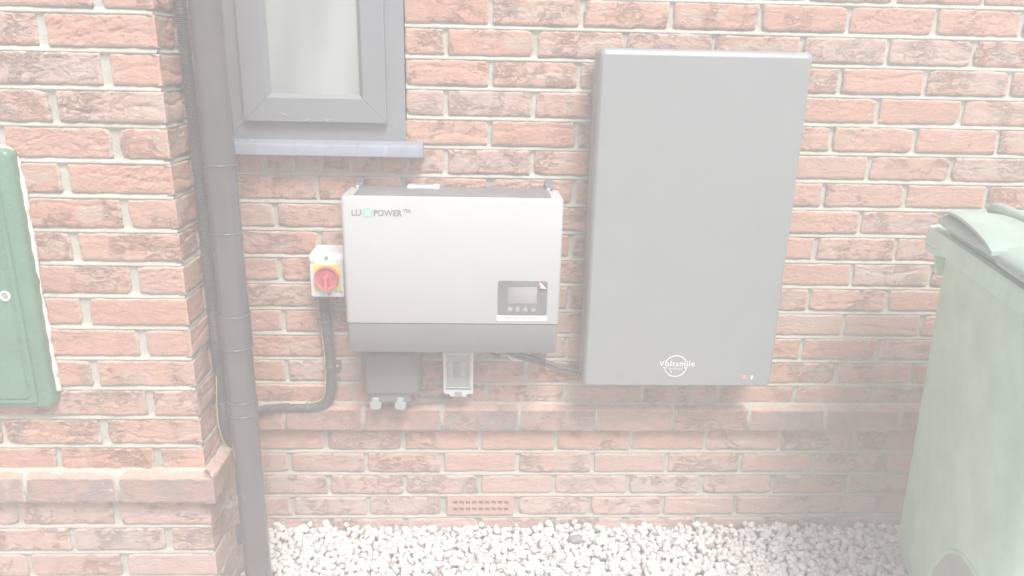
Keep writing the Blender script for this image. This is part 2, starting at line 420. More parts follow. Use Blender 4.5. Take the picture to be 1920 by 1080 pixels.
def mortar(acc, O, ux, L, zs, res=.008, mat=1, holes=(), wrap=(False, False)):
    """weather-struck pointing: flush at the foot of each joint, set back under the brick above. zs: joint centres"""
    ux = np.array([ux[0], ux[1], 0.]); nn = np.array([ux[1], -ux[0], 0.])
    v = []; dep = []
    for z in zs:
        for dz, d in ((-.0075, -.006), (-.0050, -.0012), (-.003, -.0010), (.0, -.0026), (.003, -.0046), (.0056, -.0068), (.0085, -.0075), (.02, -.0075), (.037, -.0075), (.055, -.0075)):
            v.append(z+dz); dep.append(d)
    v.append(min(zs)-.021); dep.append(-.0075)
    v = np.array(v); dep = np.array(dep); o = np.argsort(v); v = v[o]; dep = dep[o]
    u = np.linspace(0, L, max(3, int(L/res))); UU, VV = np.meshgrid(u, v, indexing='ij'); U = UU.ravel(); V = VV.ravel(); Dp = np.tile(dep, len(u))
    P = np.stack([U*40+O[0]*40, V*40, np.full_like(U, O[1]*40)], 1)
    Dp = Dp+fbm(P, 3)*.0011+np.clip(fbm(P*.6+50, 2), 0, 1)*.0022-.0006
    # vertical joints: keep the body plane slightly forward of the recess
    if wrap[0]: Dp = Dp*1.0
    X = np.array([O[0], O[1], 0.])+np.outer(U, ux)+np.outer(Dp, nn); X[:, 2] = V
    if wrap[0]: X[:len(v)] += (np.array([O[0], O[1], 0])-X[:len(v)])*np.array([1, 1, 0])*.0
    bc = np.zeros((len(U), 4)); acc.grid(X, len(u), len(v), bc, np.stack([U, U*0, V], 1), mat)

JT = .0125                                   # joint thickness
ZU = [1.5362-.07557*k for k in range(-5, 16)]          # joint centres above the plinth course, down to .4027
ZU = [z for z in ZU if z > .40]
ZL = [.4027, .3301, .2550, .1797, .1045, .030, -.045, -.12]
PX = -.668; PY = -.37                         # corner of the projecting bay
XW0, XW1 = -.653, -.201; ZW0, ZW1 = 1.172, 1.98   # window opening
XR = 2.7

# ------------------------------------------------------------------ main wall
wall = empty('brick_wall', (1.0, 0, 0), 'red brick wall with pale mortar that carries the window and the wall boxes', 'wall')
wall.location = (0, 0, 0)
acc = Acc()
def course(z_lo, z_hi, joints, fine, skip=None, **kw):
    for a, b in zip(joints, joints[1:]):
        segs = [(a+JT/2, b-JT/2)]
        if skip:
            x0, x1 = skip; out = []
            for s0, s1 in segs:
                if s1 <= x0 or s0 >= x1: out.append((s0, s1))
                else:
                    if s0 < x0-.02: out.append((s0, x0))
                    if s1 > x1+.02: out.append((x1, s1))
            segs = out
        for s0, s1 in segs:
            brick(acc, (s0, 0), (1, 0), s1-s0, z_lo+JT/2, z_hi-JT/2, res=.0042 if (fine and s0 < 1.7) else .009, **kw)
for i in range(len(ZU)-1):
    zh, zl = ZU[i], ZU[i+1]; k = round((1.5362-zh)/.07557)
    off = .0165 if k % 2 == 0 else .1312
    js = [off+.2295*n for n in range(-12, 14)]; js = [j for j in js if PX+.02 < j < XR]; js = [PX] + js
    fine = zh < 1.62
    if zl > ZW0-.01: course(zl, zh, [j for j in js if j < XR], fine, skip=(XW0, XW1) if zh <= ZW1+.1 else None)
    elif abs(zh-1.1583) < .02:               # brick-on-edge course under the sill
        n = 6; e = [XW0+(XW1-XW0)*q/n for q in range(n+1)]
        course(zl, zh, [PX]+e[:1], fine); course(zl, zh, e, fine, rough=.3); course(zl, zh, [XW1+.0]+[j for j in js if j > XW1+.03], fine)
    else: course(zl, zh, js, fine)
for i in range(1, len(ZL)-1):
    zh, zl = ZL[i], ZL[i+1]; off = (-.0019 if i % 2 == 1 else .1125)
    js = [PX]+[j for j in [off+.2275*n for n in range(-12, 14)] if PX+.02 < j < XR]
    course(zl, zh, js, True, skip=(-.112, .112) if i == 4 else None, rough=.6)
mortar(acc, (XW1, 0), (1, 0), XR-XW1, [z for z in ZU if z > ZW0], res=.007)
mortar(acc, (PX, 0), (1, 0), XR-PX, [z for z in ZU if z < ZW0 and z > .41], res=.007)
mortar(acc, (PX, 0), (1, 0), XR-PX, [z for z in ZL if z < .41], res=.007)
bricks = acc.build('brickwork', [M_BRICK, M_MORT], wall)
# projecting plinth course: bricks with a sloped top edge
acc = Acc()
js = [PX]+[j for j in [.114+.2275*n for n in range(-12, 14)] if PX+.02 < j < XR]
for a, b in zip(js, js[1:]):
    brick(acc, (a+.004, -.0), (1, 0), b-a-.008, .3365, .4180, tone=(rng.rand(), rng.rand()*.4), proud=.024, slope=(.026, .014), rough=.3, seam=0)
u = np.linspace(PX, XR, 400); prof = [(.0, .421), (-.004, .4150), (-.0195, .4035), (-.0195, .340), (-.0, .334)]
V = np.array([(x, y+float(.0008*math.sin(x*190)), z) for x in u for y, z in prof])
acc.grid(V, len(u), len(prof), np.zeros((len(V), 4)), V.copy(), 1)
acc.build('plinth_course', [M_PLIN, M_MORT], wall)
# air brick
bm = NB(); ax0, ax1, az0, az1 = -.100, .104, .0395, .0985
nxh, nzh = 9, 2
hx = [ax0+.014+(ax1-ax0-.028)*(q+.5)/nxh for q in range(nxh)]; hz = [az0+.0180, az0+.0410]
xs = sorted({ax0, ax1}|{c-.0065 for c in hx}|{c+.0065 for c in hx}); zs = sorted({az0, az1}|{c-.0068 for c in hz}|{c+.0068 for c in hz})
vv = {(x, z): bm.verts.new((x, -.0035, z)) for x in xs for z in zs}
for a, b in zip(xs, xs[1:]):
    for c, d in zip(zs, zs[1:]):
        hole = any(abs((a+b)/2-q) < .004 for q in hx) and any(abs((c+d)/2-q) < .004 for q in hz)
        f = [vv[(a, c)], vv[(b, c)], vv[(b, d)], vv[(a, d)]]
        if not hole: bm.faces.new(f)
        else:
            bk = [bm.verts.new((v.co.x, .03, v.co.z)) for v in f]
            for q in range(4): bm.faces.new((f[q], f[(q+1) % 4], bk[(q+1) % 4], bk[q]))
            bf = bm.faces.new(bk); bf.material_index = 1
for x, z, dx, dz in ((ax0, az0, 1, 0), (ax0, az1, 1, 0)): bm.faces.new([bm.verts.new(p) for p in ((ax0, -.0035, z), (ax1, -.0035, z), (ax1, .03, z), (ax0, .03, z))])
for x in (ax0, ax1): bm.faces.new([bm.verts.new(p) for p in ((x, -.0035, az0), (x, -.0035, az1), (x, .03, az1), (x, .03, az0))])
fin('air_brick', bm, [M_TERR, M_DARK], wall)
# body of the wall behind the brick faces
bm = NB()
box(bm, PX, XW0, .020, .3, ZW0, ZW1); box(bm, XW1, XR, .020, .3, ZW0, ZW1); box(bm, PX, -.1, .031, .3, -.13, ZW0-.0005); box(bm, -.1, XR, .031, .3, -.13, ZW0-.0005)
fin('wall_core', bm, M_MORT, wall)

# ------------------------------------------------------------------ projecting bay on the left
pier = empty('brick_bay', (0, 0, 0), 'projecting red brick bay on the left with the green meter box', 'wall')
acc = Acc()
def quoin(zl, zh, k, proud=0, seam=0, **kw):
    first = .102 if k % 2 == 0 else .2195
    x = PX; w = first; e = 0
    js = [PX]; 
    while js[-1] > -2.3: js.append(js[-1]-(w+JT)); w = .2185
    for q, (b, a) in enumerate(zip(js, js[1:])):
        s0 = a+JT/2; s1 = b if q == 0 else b-JT/2
        if q == 0: s0 = b-first
        brick(acc, (s0, PY), (1, 0), s1-s0, zl+JT/2, zh-JT/2, wrap=(False, q == 0), res=.0036 if s0 > -1.4 and zh < 1.65 else .01, seam=seam, tone=(T1 if q == 0 else None), **kw)
for zs_, base in ((ZU, 0), (ZL[1:], 1)):
    for i in range(len(zs_)-1):
        zh, zl = zs_[i], zs_[i+1]
        k = round((1.5362-zh)/.07557) if base == 0 else i+1
        rf = 1.0 if base == 0 else .6
        T1 = (rng.rand(), rng.rand()); quoin(zl, zh, k, rough=rf)
        ln = .2195 if k % 2 == 0 else .102; y = PY; jt = 0
        segs = [(PY, PY+ln)]; y = PY+ln+JT
        while y < -.012:
            e = min(y+.2185, -.002); segs.append((y, e)); y = e+JT
        for q, (a, b) in enumerate(segs):
            brick(acc, (PX, a), (0, 1), b-a, zl+JT/2, zh-JT/2, wrap=(q == 0, False), res=.0036, tone=T1 if q == 0 else None, rough=rf)
for zz in ([z for z in ZU if z > .41], [z for z in ZL if z < .41]):
    mortar(acc, (-2.4, PY), (1, 0), 2.4+PX-.003, zz, res=.007); mortar(acc, (PX, PY+.003), (0, 1), -PY-.003, zz, res=.007)
acc.build('brickwork', [M_BRICK, M_MORT], pier)
acc = Acc(); q = PX+.024
for a, b, wr in ((-1.085, -.8755, 0), (-.8675, q, 1), (-1.31, -1.093, 0), (-1.54, -1.318, 0)):
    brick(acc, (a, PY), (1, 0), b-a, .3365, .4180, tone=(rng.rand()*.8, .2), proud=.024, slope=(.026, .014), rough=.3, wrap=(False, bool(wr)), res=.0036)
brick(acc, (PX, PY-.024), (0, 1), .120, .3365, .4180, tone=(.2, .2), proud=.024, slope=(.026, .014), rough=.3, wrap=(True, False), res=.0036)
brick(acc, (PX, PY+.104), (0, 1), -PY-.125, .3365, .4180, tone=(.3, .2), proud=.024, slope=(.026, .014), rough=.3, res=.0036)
u = np.linspace(-2.4, PX+.0195, 300)
V = np.array([(min(x, PX-y) if x > PX else x, PY+y, z) for x in u for y, z in prof]); acc.grid(V, len(u), len(prof), np.zeros((len(V), 4)), V.copy(), 1)
u = np.linspace(PY-.0195, 0, 60)
V = np.array([(PX-y, max(x, PY+y), z) for x in u for y, z in prof]); acc.grid(V, len(u), len(prof), np.zeros((len(V), 4)), V.copy(), 1)
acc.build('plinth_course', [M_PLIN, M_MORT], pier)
bm = NB(); box(bm, -2.4, PX-.020, PY+.020, .2, -.13, 1.98); fin('wall_core', bm, M_MORT, pier)
# lump of mortar flaunching where the plinth course meets the corner
bm = NB(); bmesh.ops.create_icosphere(bm, subdivisions=4, radius=1)
P = np.array([v.co[:] for v in bm.verts]); nz = fbm(P*1.4+5, 4)
for v, d in zip(bm.verts, nz): v.co = Vector((v.co.x*.032, v.co.y*.075, v.co.z*.026))*(1+.28*d)+Vector((PX+.012, -.135, .425))
fin('mortar_lump', bm, M_MORT, pier, 80)

# ------------------------------------------------------------------ ground and gravel
bm = NB(); bmesh.ops.create_grid(bm, x_segments=2, y_segments=2, size=1); bmesh.ops.scale(bm, vec=(5.2, 2.25, 1), verts=bm.verts); bmesh.ops.translate(bm, verts=bm.verts, vec=(0, -1.85, -.032))
g = fin('ground', bm, ground_mat()); tag(g, kind='structure')
rs = np.random.RandomState(5)
protos = []
for _ in range(24):
    bm = NB(); bmesh.ops.create_icosphere(bm, subdivisions=2, radius=1)
    sc = rs.uniform(.55, 1.0, 3); cuts = rs.normal(size=(13, 3)); cuts /= np.linalg.norm(cuts, axis=1)[:, None]; dist = rs.uniform(.52, .86, 13)
    P = np.array([v.co[:] for v in bm.verts])
    for c, d in zip(cuts, dist):
        t = P@c; m = t > d; P[m] -= np.outer(t[m]-d, c)
    P = P*sc; protos.append((P, np.array([[v.index for v in f.verts] for f in bm.faces]))); bm.free()
Vs, Fs, Cs = [], [], []; n = 0
def rotm(rs):
    q = rs.normal(size=4); q /= np.linalg.norm(q); w, x, y, z = q
    return np.array([[1-2*(y*y+z*z), 2*(x*y-z*w), 2*(x*z+y*w)], [2*(x*y+z*w), 1-2*(x*x+z*z), 2*(y*z-x*w)], [2*(x*z-y*w), 2*(y*z+x*w), 1-2*(x*x+y*y)]])
pts = []
st = .0190
for layer, zc in ((0, -.022), (1, -.011), (2, .001)):
    for X in np.arange(-.80, 2.3, st):
        for Y in np.arange(-1.05, .0, st):
            if layer == 2 and rs.rand() > .40: continue
            if layer == 0 and Y < -.5: continue
            x, y = X+rs.uniform(-.008, .008), Y+rs.uniform(-.008, .008)
            if x < PX+.01 and y > PY-.012: continue
            if y > -.004: continue
            pts.append((x, y, zc+rs.uniform(-.004, .004)+(.006 if y > -.03 else 0)*rs.rand()+.006*math.sin(x*9)*math.sin(y*13+1)))
for p in pts:
    P, Fc = protos[rs.randint(24)]; s = rs.uniform(.0095, .0185)*(1.25 if rs.rand() < .08 else 1)
    Vs.append((P*s)@rotm(rs).T+np.array(p)); Fs.append(Fc+n); n += len(P)
    t = rs.rand(); b = rs.uniform(.74, .92)
    c = (b, b*.98, b*.955) if t < .76 else (b*.98, b*.93, b*.89) if t < .92 else (b*.90, b*.78, b*.70) if t < .94 else (b*.78, b*.77, b*.75) if t < .988 else (.46, .40, .36)
    Cs.append(np.tile([*c, 1], (len(P), 1)))
me = bpy.data.meshes.new('gravel'); V = np.concatenate(Vs); F = np.concatenate(Fs)
me.vertices.add(len(V)); me.vertices.foreach_set('co', V.ravel()); me.loops.add(len(F)*3); me.loops.foreach_set('vertex_index', F.ravel().astype(np.int32))
me.polygons.add(len(F)); me.polygons.foreach_set('loop_start', (np.arange(len(F))*3).astype(np.int32)); me.polygons.foreach_set('loop_total', np.full(len(F), 3, np.int32))
a = me.attributes.new('bc', 'FLOAT_COLOR', 'POINT'); a.data.foreach_set('color', np.concatenate(Cs).ravel()); me.update()
gv = link('gravel', me, gravel_mat()); tag(gv, kind='stuff')
bm = NB(); bmesh.ops.create_icosphere(bm, subdivisions=3, radius=1); P = np.array([v.co[:] for v in bm.verts]); nz = fbm(P*1.2+8, 3)
for v, d in zip(bm.verts, nz): v.co = Vector((v.co.x*.020, v.co.y*.015, v.co.z*.012))*(1+.3*d)+Vector((.285, -.093, .012))
tag(fin('grey_pebble', bm, simple('grey_stone', (.30, .31, .33), .9, .2, .15, .001, 300), None, 60), 'dark grey pebble lying on the white gravel', 'pebble')

# ------------------------------------------------------------------ window
win = empty('window', (-.43, 0, 1.18), 'dark grey casement window with frosted pane above the sill', 'window')
def mitred(bm, x0, x1, z0, z1, wd, yb, yf, ins=0.0, step=0.0, gap=.0004):
    """frame of four mitred bars; profile: front face at yf, sloping inwards over the last 'ins'"""
    o = [(x0, z0), (x1, z0), (x1, z1), (x0, z1)]; i = [(x0+wd, z0+wd), (x1-wd, z0+wd), (x1-wd, z1-wd), (x0+wd, z1-wd)]
    m = [(x0+wd-ins, z0+wd-ins), (x1-wd+ins, z0+wd-ins), (x1-wd+ins, z1-wd+ins), (x0+wd-ins, z1-wd+ins)]
    for q in range(4):
        p = (q+1) % 4
        d = Vector((o[p][0]-o[q][0], 0, o[p][1]-o[q][1])).normalized()*gap
        def P(t, y, idx): return Vector((t[idx][0], y, t[idx][1]))
        A = [P(o, yb, q)+d, P(o, yf+.003, q)+d, P(o, yf, q)+d+Vector((0, 0, 0)), P(m, yf, q)+d, P(i, yf+step, q)+d, P(i, yb, q)+d]
        B = [P(o, yb, p)-d, P(o, yf+.003, p)-d, P(o, yf, p)-d, P(m, yf, p)-d, P(i, yf+step, p)-d, P(i, yb, p)-d]
        loft(bm, [A, B])
    return bm
fx0, fx1, fz0, fz1 = -.662, -.2035, 1.1725, 1.975
bm = mitred(NB(), fx0, fx1, fz0, fz1, .060, .07, -.004, 0, 0); fin('window_frame', bm, M_FRAME, win, 25)
sx0, sx1, sz0, sz1 = fx0+.047, fx1-.047, fz0+.047, fz1-.047
sx0 = -.612
bm = mitred(NB(), sx0, sx1, sz0, sz1, .068, .03, -.022, .010, .014); sash = fin('sash', bm, M_FRAME, win, 25)
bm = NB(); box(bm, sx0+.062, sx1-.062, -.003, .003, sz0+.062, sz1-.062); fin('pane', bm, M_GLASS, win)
bm = NB(); box(bm, fx0+.02, fx1-.02, .09, .12, fz0+.02, fz1-.02); fin('reveal_backing', bm, M_DARK, win)
# sill: rounded nose profile
bm = NB(); sp = [(.03, 1.1745), (-.012, 1.1715), (-.032, 1.1675), (-.042, 1.1665), (-.0485, 1.1635), (-.051, 1.158), (-.052, 1.1370), (-.049, 1.1345), (-.040, 1.1345), (-.038, 1.150), (.03, 1.150)]
loft(bm, [[(x, y, z) for y, z in sp] for x in (-.664, -.1615)])
sill = fin('window_sill', bm, M_SILL, win, 30)
bm = NB(); sp2 = [(y*1.0-.0014 if y < 0 else y, z+.0012) for y, z in sp[:8]]+[(-.040, 1.133), (.03, 1.133)]
loft(bm, [[(x, y, z) for y, z in sp2] for x in (-.1613, -.1565)]); fin('end_cap', bm, M_SILL, sill, 30)

# ------------------------------------------------------------------ rainwater pipe
PXc, PYc, PR = -.5805, -.320, .0350
pipe = empty('downpipe', (PXc, PYc, 0), 'glossy black round rainwater downpipe running down in front of the wall corner', 'downpipe')
def pipe_sec(name, z0, z1, r, nn=48):
    bm = NB(); L = []
    for z, rr in ((z0, r*.94), (z0, r), (z1-.0015, r), (z1, r-.0015), (z1, r*.9)):
        L.append([(PXc+rr*math.cos(2*math.pi*i/nn), PYc+rr*math.sin(2*math.pi*i/nn), z) for i in range(nn)])
    loft(bm, L); return fin(name, bm, M_PIPE, pipe, 30)
pipe_sec('pipe_section', -.05, .545, PR-.0015); pipe_sec('pipe_section', .5805, .77, PR-.0015); pipe_sec('pipe_section', .80, 1.98, PR-.0010)
pipe_sec('socket', .5450, .5800, PR+.0012); pipe_sec('socket', .7180, .7990, PR+.0012)
def bead(name, z, r):
    bm = NB(); ring(bm, (PXc, PYc, z), (0, 0, 1), r-.004, r+.0012, .003, 48); return fin(name, bm, M_PIPE, pipe, 60)
for z, r in ((1.1475, PR), (.995, PR-.0005), (.798, PR+.001), (.717, PR+.001), (.58, PR+.0012), (.544, PR+.001)): bead('bead', z, r)
# wall bracket just seen left of the pipe near the ground
bm = NB(); box(bm, PX+.030, PXc-.030, -.300, -.285, .150, .205, .003); fin('bracket', bm, M_PIPE, pipe)

# ------------------------------------------------------------------ corrugated conduit with earth wire
def rib(r, pitch=.0042, d=.0013):
    return lambda s: r+d*(1 if (s/pitch) % 1 < .55 else -.6)
cx = PX+.0165
path = [(cx, -.268, 1.97), (cx, -.268, 1.5), (cx, -.262, 1.15), (cx, -.262, .80), (cx, -.262, .55), (cx+.002, -.250, .455), (cx+.010, -.222, .390), (cx+.012, -.17, .368), (cx+.006, -.10, .380), (-.640, -.036, .402), (-.59, -.022, .4075), (-.54, -.0195, .4085), (-.49, -.0195, .409), (-.452, -.0195, .420), (-.434, -.0195, .452), (-.4285, -.0195, .50), (-.4275, -.0195, .56), (-.4335, -.0195, .66), (-.438, -.022, .765)]
cond = empty('corrugated_conduit', (cx, -.26, .5), 'black corrugated conduit looping from the isolator behind the downpipe and up the bay', 'conduit')
cut = [p for p in path]
# three lengths: up the bay, behind the pipe, up to the isolator
bm = NB(); tube(bm, path, rib(.0122), 14, .00105); fin('corrugated_tube', bm, M_COND, cond, 60)
ew = [(cx-.002, -.278, .62), (cx-.009, -.276, .54), (cx-.010, -.272, .47), (cx-.003, -.252, .405), (cx+.010, -.225, .372)]
bm = NB(); tube(bm, ew, .0015, 8, .004); fin('earth_wire', bm, M_YEL, cond)
bm = NB(); tube(bm, [(-.4535, -.020, .765), (-.4515, -.020, .70), (-.4475, -.02, .64), (-.4435, -.02, .56), (-.4445, -.02, .51), (-.449, -.02, .455), (-.465, -.02, .432), (-.50, -.022, .4235), (-.55, -.022, .4228)], .0015, 8, .004); fin('earth_wire', bm, M_YEL, cond)
bm = NB(); ring(bm, (-.4340, -.0205, .672), (0, 0, 1), .0125, .0158, .006, 24); box(bm, -.4565, -.4475, -.032, -.02, .6715, .683, .001); fin('cable_tie', bm, M_COND, cond)
bm = NB(); ring(bm, (-.50, -.021, .4105), (1, .1, .25), .0125, .0150, .005, 24); fin('cable_tie', bm, M_COND, cond)
bm = NB(); ring(bm, (-.4285, -.0195, .532), (0, 0, 1), .0125, .0155, .012, 24); box(bm, -.4150, -.4010, -.010, 0.002, .5215, .5480, .002); clip = fin('saddle_clip', bm, M_COND, cond)
bm = NB(); cyl(bm, (-.4105, -.012, .5365), (-.4105, -.0155, .5365), .0042, .0032, 16); fin('screw', bm, M_SCREW, clip)
bm = NB(); tube(bm, [(-.392, -.035, .765), (-.4, -.028, .745), (-.411, -.024, .72), (-.4165, -.022, .68), (-.4160, -.0215, .60), (-.4140, -.02, .53), (-.4165, -.02, .47)], .0026, 8, .004)
tag(fin('thin_cable', bm, M_COND), 'thin black cable curving down beside the conduit below the isolator', 'cable')

# ------------------------------------------------------------------ isolator switch
iso = empty('isolator_switch', (-.4115, 0, .76), 'white isolator box with red rotary knob on yellow plate left of the inverter', 'switch')
bm = NB(); x0, x1, z0, z1 = -.4590, -.3645, .7625, .8845
L = []
for y, ix, iz0, iz1, r in ((0, .004, .004, -.004, .006), (-.055, .002, .002, 0, .008), (-.062, 0, 0, .0, .009), (-.070, 0, 0, .003, .009), (-.0795, .004, .003, .016, .006), (-.080, .006, .005, .018, .005)):
    L.append([(x, y, z) for x, z in rr_loop(x0+ix, x1-ix, z0+iz0, z1-iz1, r)])
loft(bm, L); fin('box', bm, M_WPL, iso, 28)
kx, kz = -.4115, .8205
bm = NB(); plate(bm, kx-.0345, kx+.0345, kz-.036, kz+.035, -.080, -.083, .002, .0008); fin('yellow_plate', bm, M_YPL, iso)
bm = NB(); L = []
for r, y in ((.0315, -.083), (.0328, -.0865), (.0325, -.094), (.0308, -.0965), (.0285, -.096), (.0262, -.0905), (.010, -.0895), (.0008, -.0895)):
    L.append([(kx+r*math.cos(2*math.pi*i/48), y, kz+r*math.sin(2*math.pi*i/48)) for i in range(48)])
loft(bm, L); knob = fin('rotary_knob', bm, M_RED, iso, 35)
bm = NB(); cyl(bm, (kx, -.0893, kz), (kx, -.0908, kz), .0255, .0252, 40); fin('dial', bm, M_RED2, knob)
bm = NB(); hp = [(0, .014), (.0075, .0055), (.0048, 0), (.0048, -.030), (.003, -.0335), (-.003, -.0335), (-.0048, -.030), (-.0048, 0), (-.0075, .0055)]
loft(bm, [[(kx+a*s, y, kz+b*s2) for a, b in hp] for y, s, s2 in ((-.088, 1.1, 1), (-.104, 1, 1), (-.107, .75, .96))]); fin('handle', bm, M_RED, knob, 30)
for sx_, sz_ in ((kx, .8735), (kx+.004, .7735)):
    bm = NB(); cyl(bm, (sx_, -.0765, sz_), (sx_, -.0822, sz_-.001), .0052, .0048, 20); box(bm, sx_-.004, sx_+.004, -.083, -.0818, sz_-.0012, sz_+.0002); fin('screw', bm, M_LATCH, iso)
text('lettering', 'BG', .0085, (-.4545, -.0803, .8575), M_INKG, iso)
text('lettering', '25 A IP66', .0042, (-.392, -.0803, .7775), M_INKG, iso, width=.022)
bm = NB(); box(bm, -.446, -.437, -.060, -.0, .7575, .7628, .001); cyl(bm, (-.437, -.028, .745), (-.437, -.028, .763), .0150, .0150, 20); fin('gland', bm, M_COND, iso)

# ------------------------------------------------------------------ inverter
inv = empty('battery_inverter', (-.075, 0, .64), 'white wall-mounted inverter with dark grey lower panel and small display', 'inverter')
ix0, ix1, iz1, izm, izb, iy = -.3525, .2025, 1.0505, .7195, .6375, -.160
bm = NB(); L = []
def uloop(x0, x1, yb, yf, r, z, seg=6):
    out = [(x1, yb, z)]
    for i in range(seg+1): a = R(90*i/seg); out.append((x1-r+r*math.cos(a), yf+r-r*math.sin(a), z))
    for i in range(seg+1): a = R(90+90*i/seg); out.append((x0+r+r*math.cos(a), yf+r-r*math.sin(a), z))
    out.append((x0, yb, z)); return out
for z, i_ in ((izm, 0.0035), (izm+.0012, .001), (izm+.003, 0), (iz1-.004, 0), (iz1-.0012, .0012), (iz1, .004)):
    L.append(uloop(ix0+i_, ix1-i_, -.012, iy+i_, .011-i_*.5, z))
loft(bm, L); cover = fin('front_cover', bm, M_WHITE, inv, 50)
bm = NB(); L = [uloop(ix0+.003+i_, ix1-.003-i_, -.02, iy+.003+i_, .009, z) for z, i_ in ((izb, .003), (izb+.003, 0), (izm-.0012, 0))]
loft(bm, L); fin('lower_panel', bm, M_DGREY, inv, 50)
bm = NB(); box(bm, ix0+.030, ix1-.030, -.135, -.012, iz1+.0003, iz1+.0035, .001)
fin('top_vent', bm, M_VENT, inv)
bm = NB()
for q in range(40):
    x = ix0+.035+q*(ix1-ix0-.07)/39; box(bm, x-.0012, x+.0012, -.0116, -.003, iz1-.25, iz1+.011)
fin('heat_sink', bm, M_STEEL, inv)
for x in (ix0+.026, ix1-.026):
    bm = NB(); box(bm, x-.011, x+.011, -.010, -.0, 1.0300, 1.0760, .001); box(bm, x-.011, x+.011, -.030, -.0102, 1.0600, 1.0640, .001); box(bm, x-.011, x+.011, -.030, -.0265, 1.0535, 1.0598, .001)
    br = fin('bracket', bm, M_VENT, inv)
    bm = NB(); cyl(bm, (x-.003, -.032, 1.0555), (x-.003, -.038, 1.0555), .0038, .0032, 12); fin('screw', bm, M_INKW, br)
# display
dz0, dz1 = .7455, .8390
dx0, dx1 = .0405, .1690
bm = NB(); plate(bm, dx0, dx1, dz0+.0, dz1, iy+.004, iy-.0012, .007, .0008); disp = fin('display_panel', bm, M_BLACK, inv)
bm = NB(); box(bm, dx0+.0260, dx1-.0270, iy-.0022, iy-.0013, dz0+.032, dz1-.0165, .0003); fin('screen', bm, M_LCD, disp)
for q, sym in enumerate(('ret', 'up', 'dn', 'ent')):
    bx = dx0+.0325+q*.0203; bz = dz0+.0165
    bm = NB(); ring(bm, (bx, iy-.0012, bz), (0, -1, 0), .0052, .0058, .0004, 28)
    y0, y1 = iy-.0020, iy-.0013
    if sym in ('up', 'dn'):
        s = 1 if sym == 'up' else -1
        loft(bm, [[(bx+a, y, bz+s*b) for a, b in ((-.0007, -.003), (.0007, -.003), (.0007, .0006), (.002, .0006), (0, .0032), (-.002, .0006), (-.0007, .0006))] for y in (y1, y0)])
    elif sym == 'ent':
        loft(bm, [[(bx+a, y, bz+b) for a, b in ((-.003, -.0008), (-.001, -.0024), (-.001, -.0012), (.0028, -.0012), (.0028, .002), (.0018, .002), (.0018, -.0002), (-.001, -.0002), (-.001, .001))] for y in (y1, y0)])
    else:
        box(bm, bx-.0018, bx+.0022, y0, y1, bz-.0022, bz-.0012); box(bm, bx-.0018, bx+.0022, y0, y1, bz+.0008, bz+.0018); box(bm, bx+.0023, bx+.0031, y0, y1, bz-.0018, bz+.0014); loft(bm, [[(bx-.0019+a, y, bz+.0013+b) for a, b in ((0, .0018), (0, -.0018), (-.0018, 0))] for y in (y1, y0)])
    fin('button', bm, M_INKW, disp)
    text('lettering', ('Return', 'UP', 'Down', 'Enter')[q], .0042, (bx, iy-.0015, dz0+.0260), M_INKG if 0 else M_LATCH, disp, align='CENTER', extrude=.0002)
bm = NB(); loft(bm, [[(dx1-.024+a, iy-.0018-c-t, dz1+b) for a, b, c in ((0, -.001, 0), (.0110, -.0085, .001), (.0215, -.0200, .003), (.010, -.0175, .006), (.001, -.0180, .004), (.003, -.008, .001))] for t in (0, .0004)]); fin('peeling_film', bm, M_WHITE, disp, 60)
bm = NB(); loft(bm, [[(dx1-.0225+a, iy-.0075-t, dz1+b) for a, b in ((0, -.0095), (.0045, -.0085), (.0055, -.0185), (.001, -.0180))] for t in (0, .0004)]); fin('red_corner_tab', bm, M_RED, disp, 60)
bm = NB(); box(bm, dx0-.0015, dx1+.0015, iy-.0009, iy+.002, dz0-.0150, dz0-.0018); nl = fin('name_label', bm, M_INKW, inv)
text('lettering', 'BATTERY INVERTER', .0088, ((dx0+dx1)/2, iy-.0012, dz0-.0112), M_INKG, nl, width=.088, align='CENTER', extrude=.0002, offset=.0, spacing=1.1)
# maker's logo
lg = bpy.data.objects.new('logo', None); COL.objects.link(lg); lg.parent = inv
lx, lz = -.3255, 1.0045
text('lettering', 'LU', .0215, (lx, iy-.0004, lz), M_INKG, lg, width=.0235, offset=.0002)
bm = NB(); cyl(bm, (lx+.0395, iy+.001, lz+.0075), (lx+.0395, iy-.0006, lz+.0075), .0128, .0128, 40); fin('disc', bm, M_TEAL, lg)
text('lettering', 'X', .0215, (lx+.0395, iy-.0010, lz), M_INKW, lg, width=.0130, align='CENTER', offset=.0005)
text('lettering', 'POWER', .0215, (lx+.0545, iy-.0004, lz-.0003), M_INKG, lg, width=.0700, offset=.0003)
text('lettering', 'TEK', .0120, (lx+.1270, iy-.0004, lz+.0090), M_INKG, lg, width=.0205, offset=0)

# small white box behind the inverter
sb = empty('junction_box', (-.1565, 0, 1.0), 'small white box peeking above the top of the inverter', 'junction box')
bm = NB(); box(bm, -.2000, -.1150, -.040, 0, .985, 1.0610, .003); fin('box', bm, M_WPL, sb)
bm = NB(); box(bm, -.180, -.131, -.034, -.010, 1.0612, 1.0618); box(bm, -.18, -.131, -.0412, -.0402, 1.04, 1.055); fin('label_panel', bm, M_LATCH, sb)

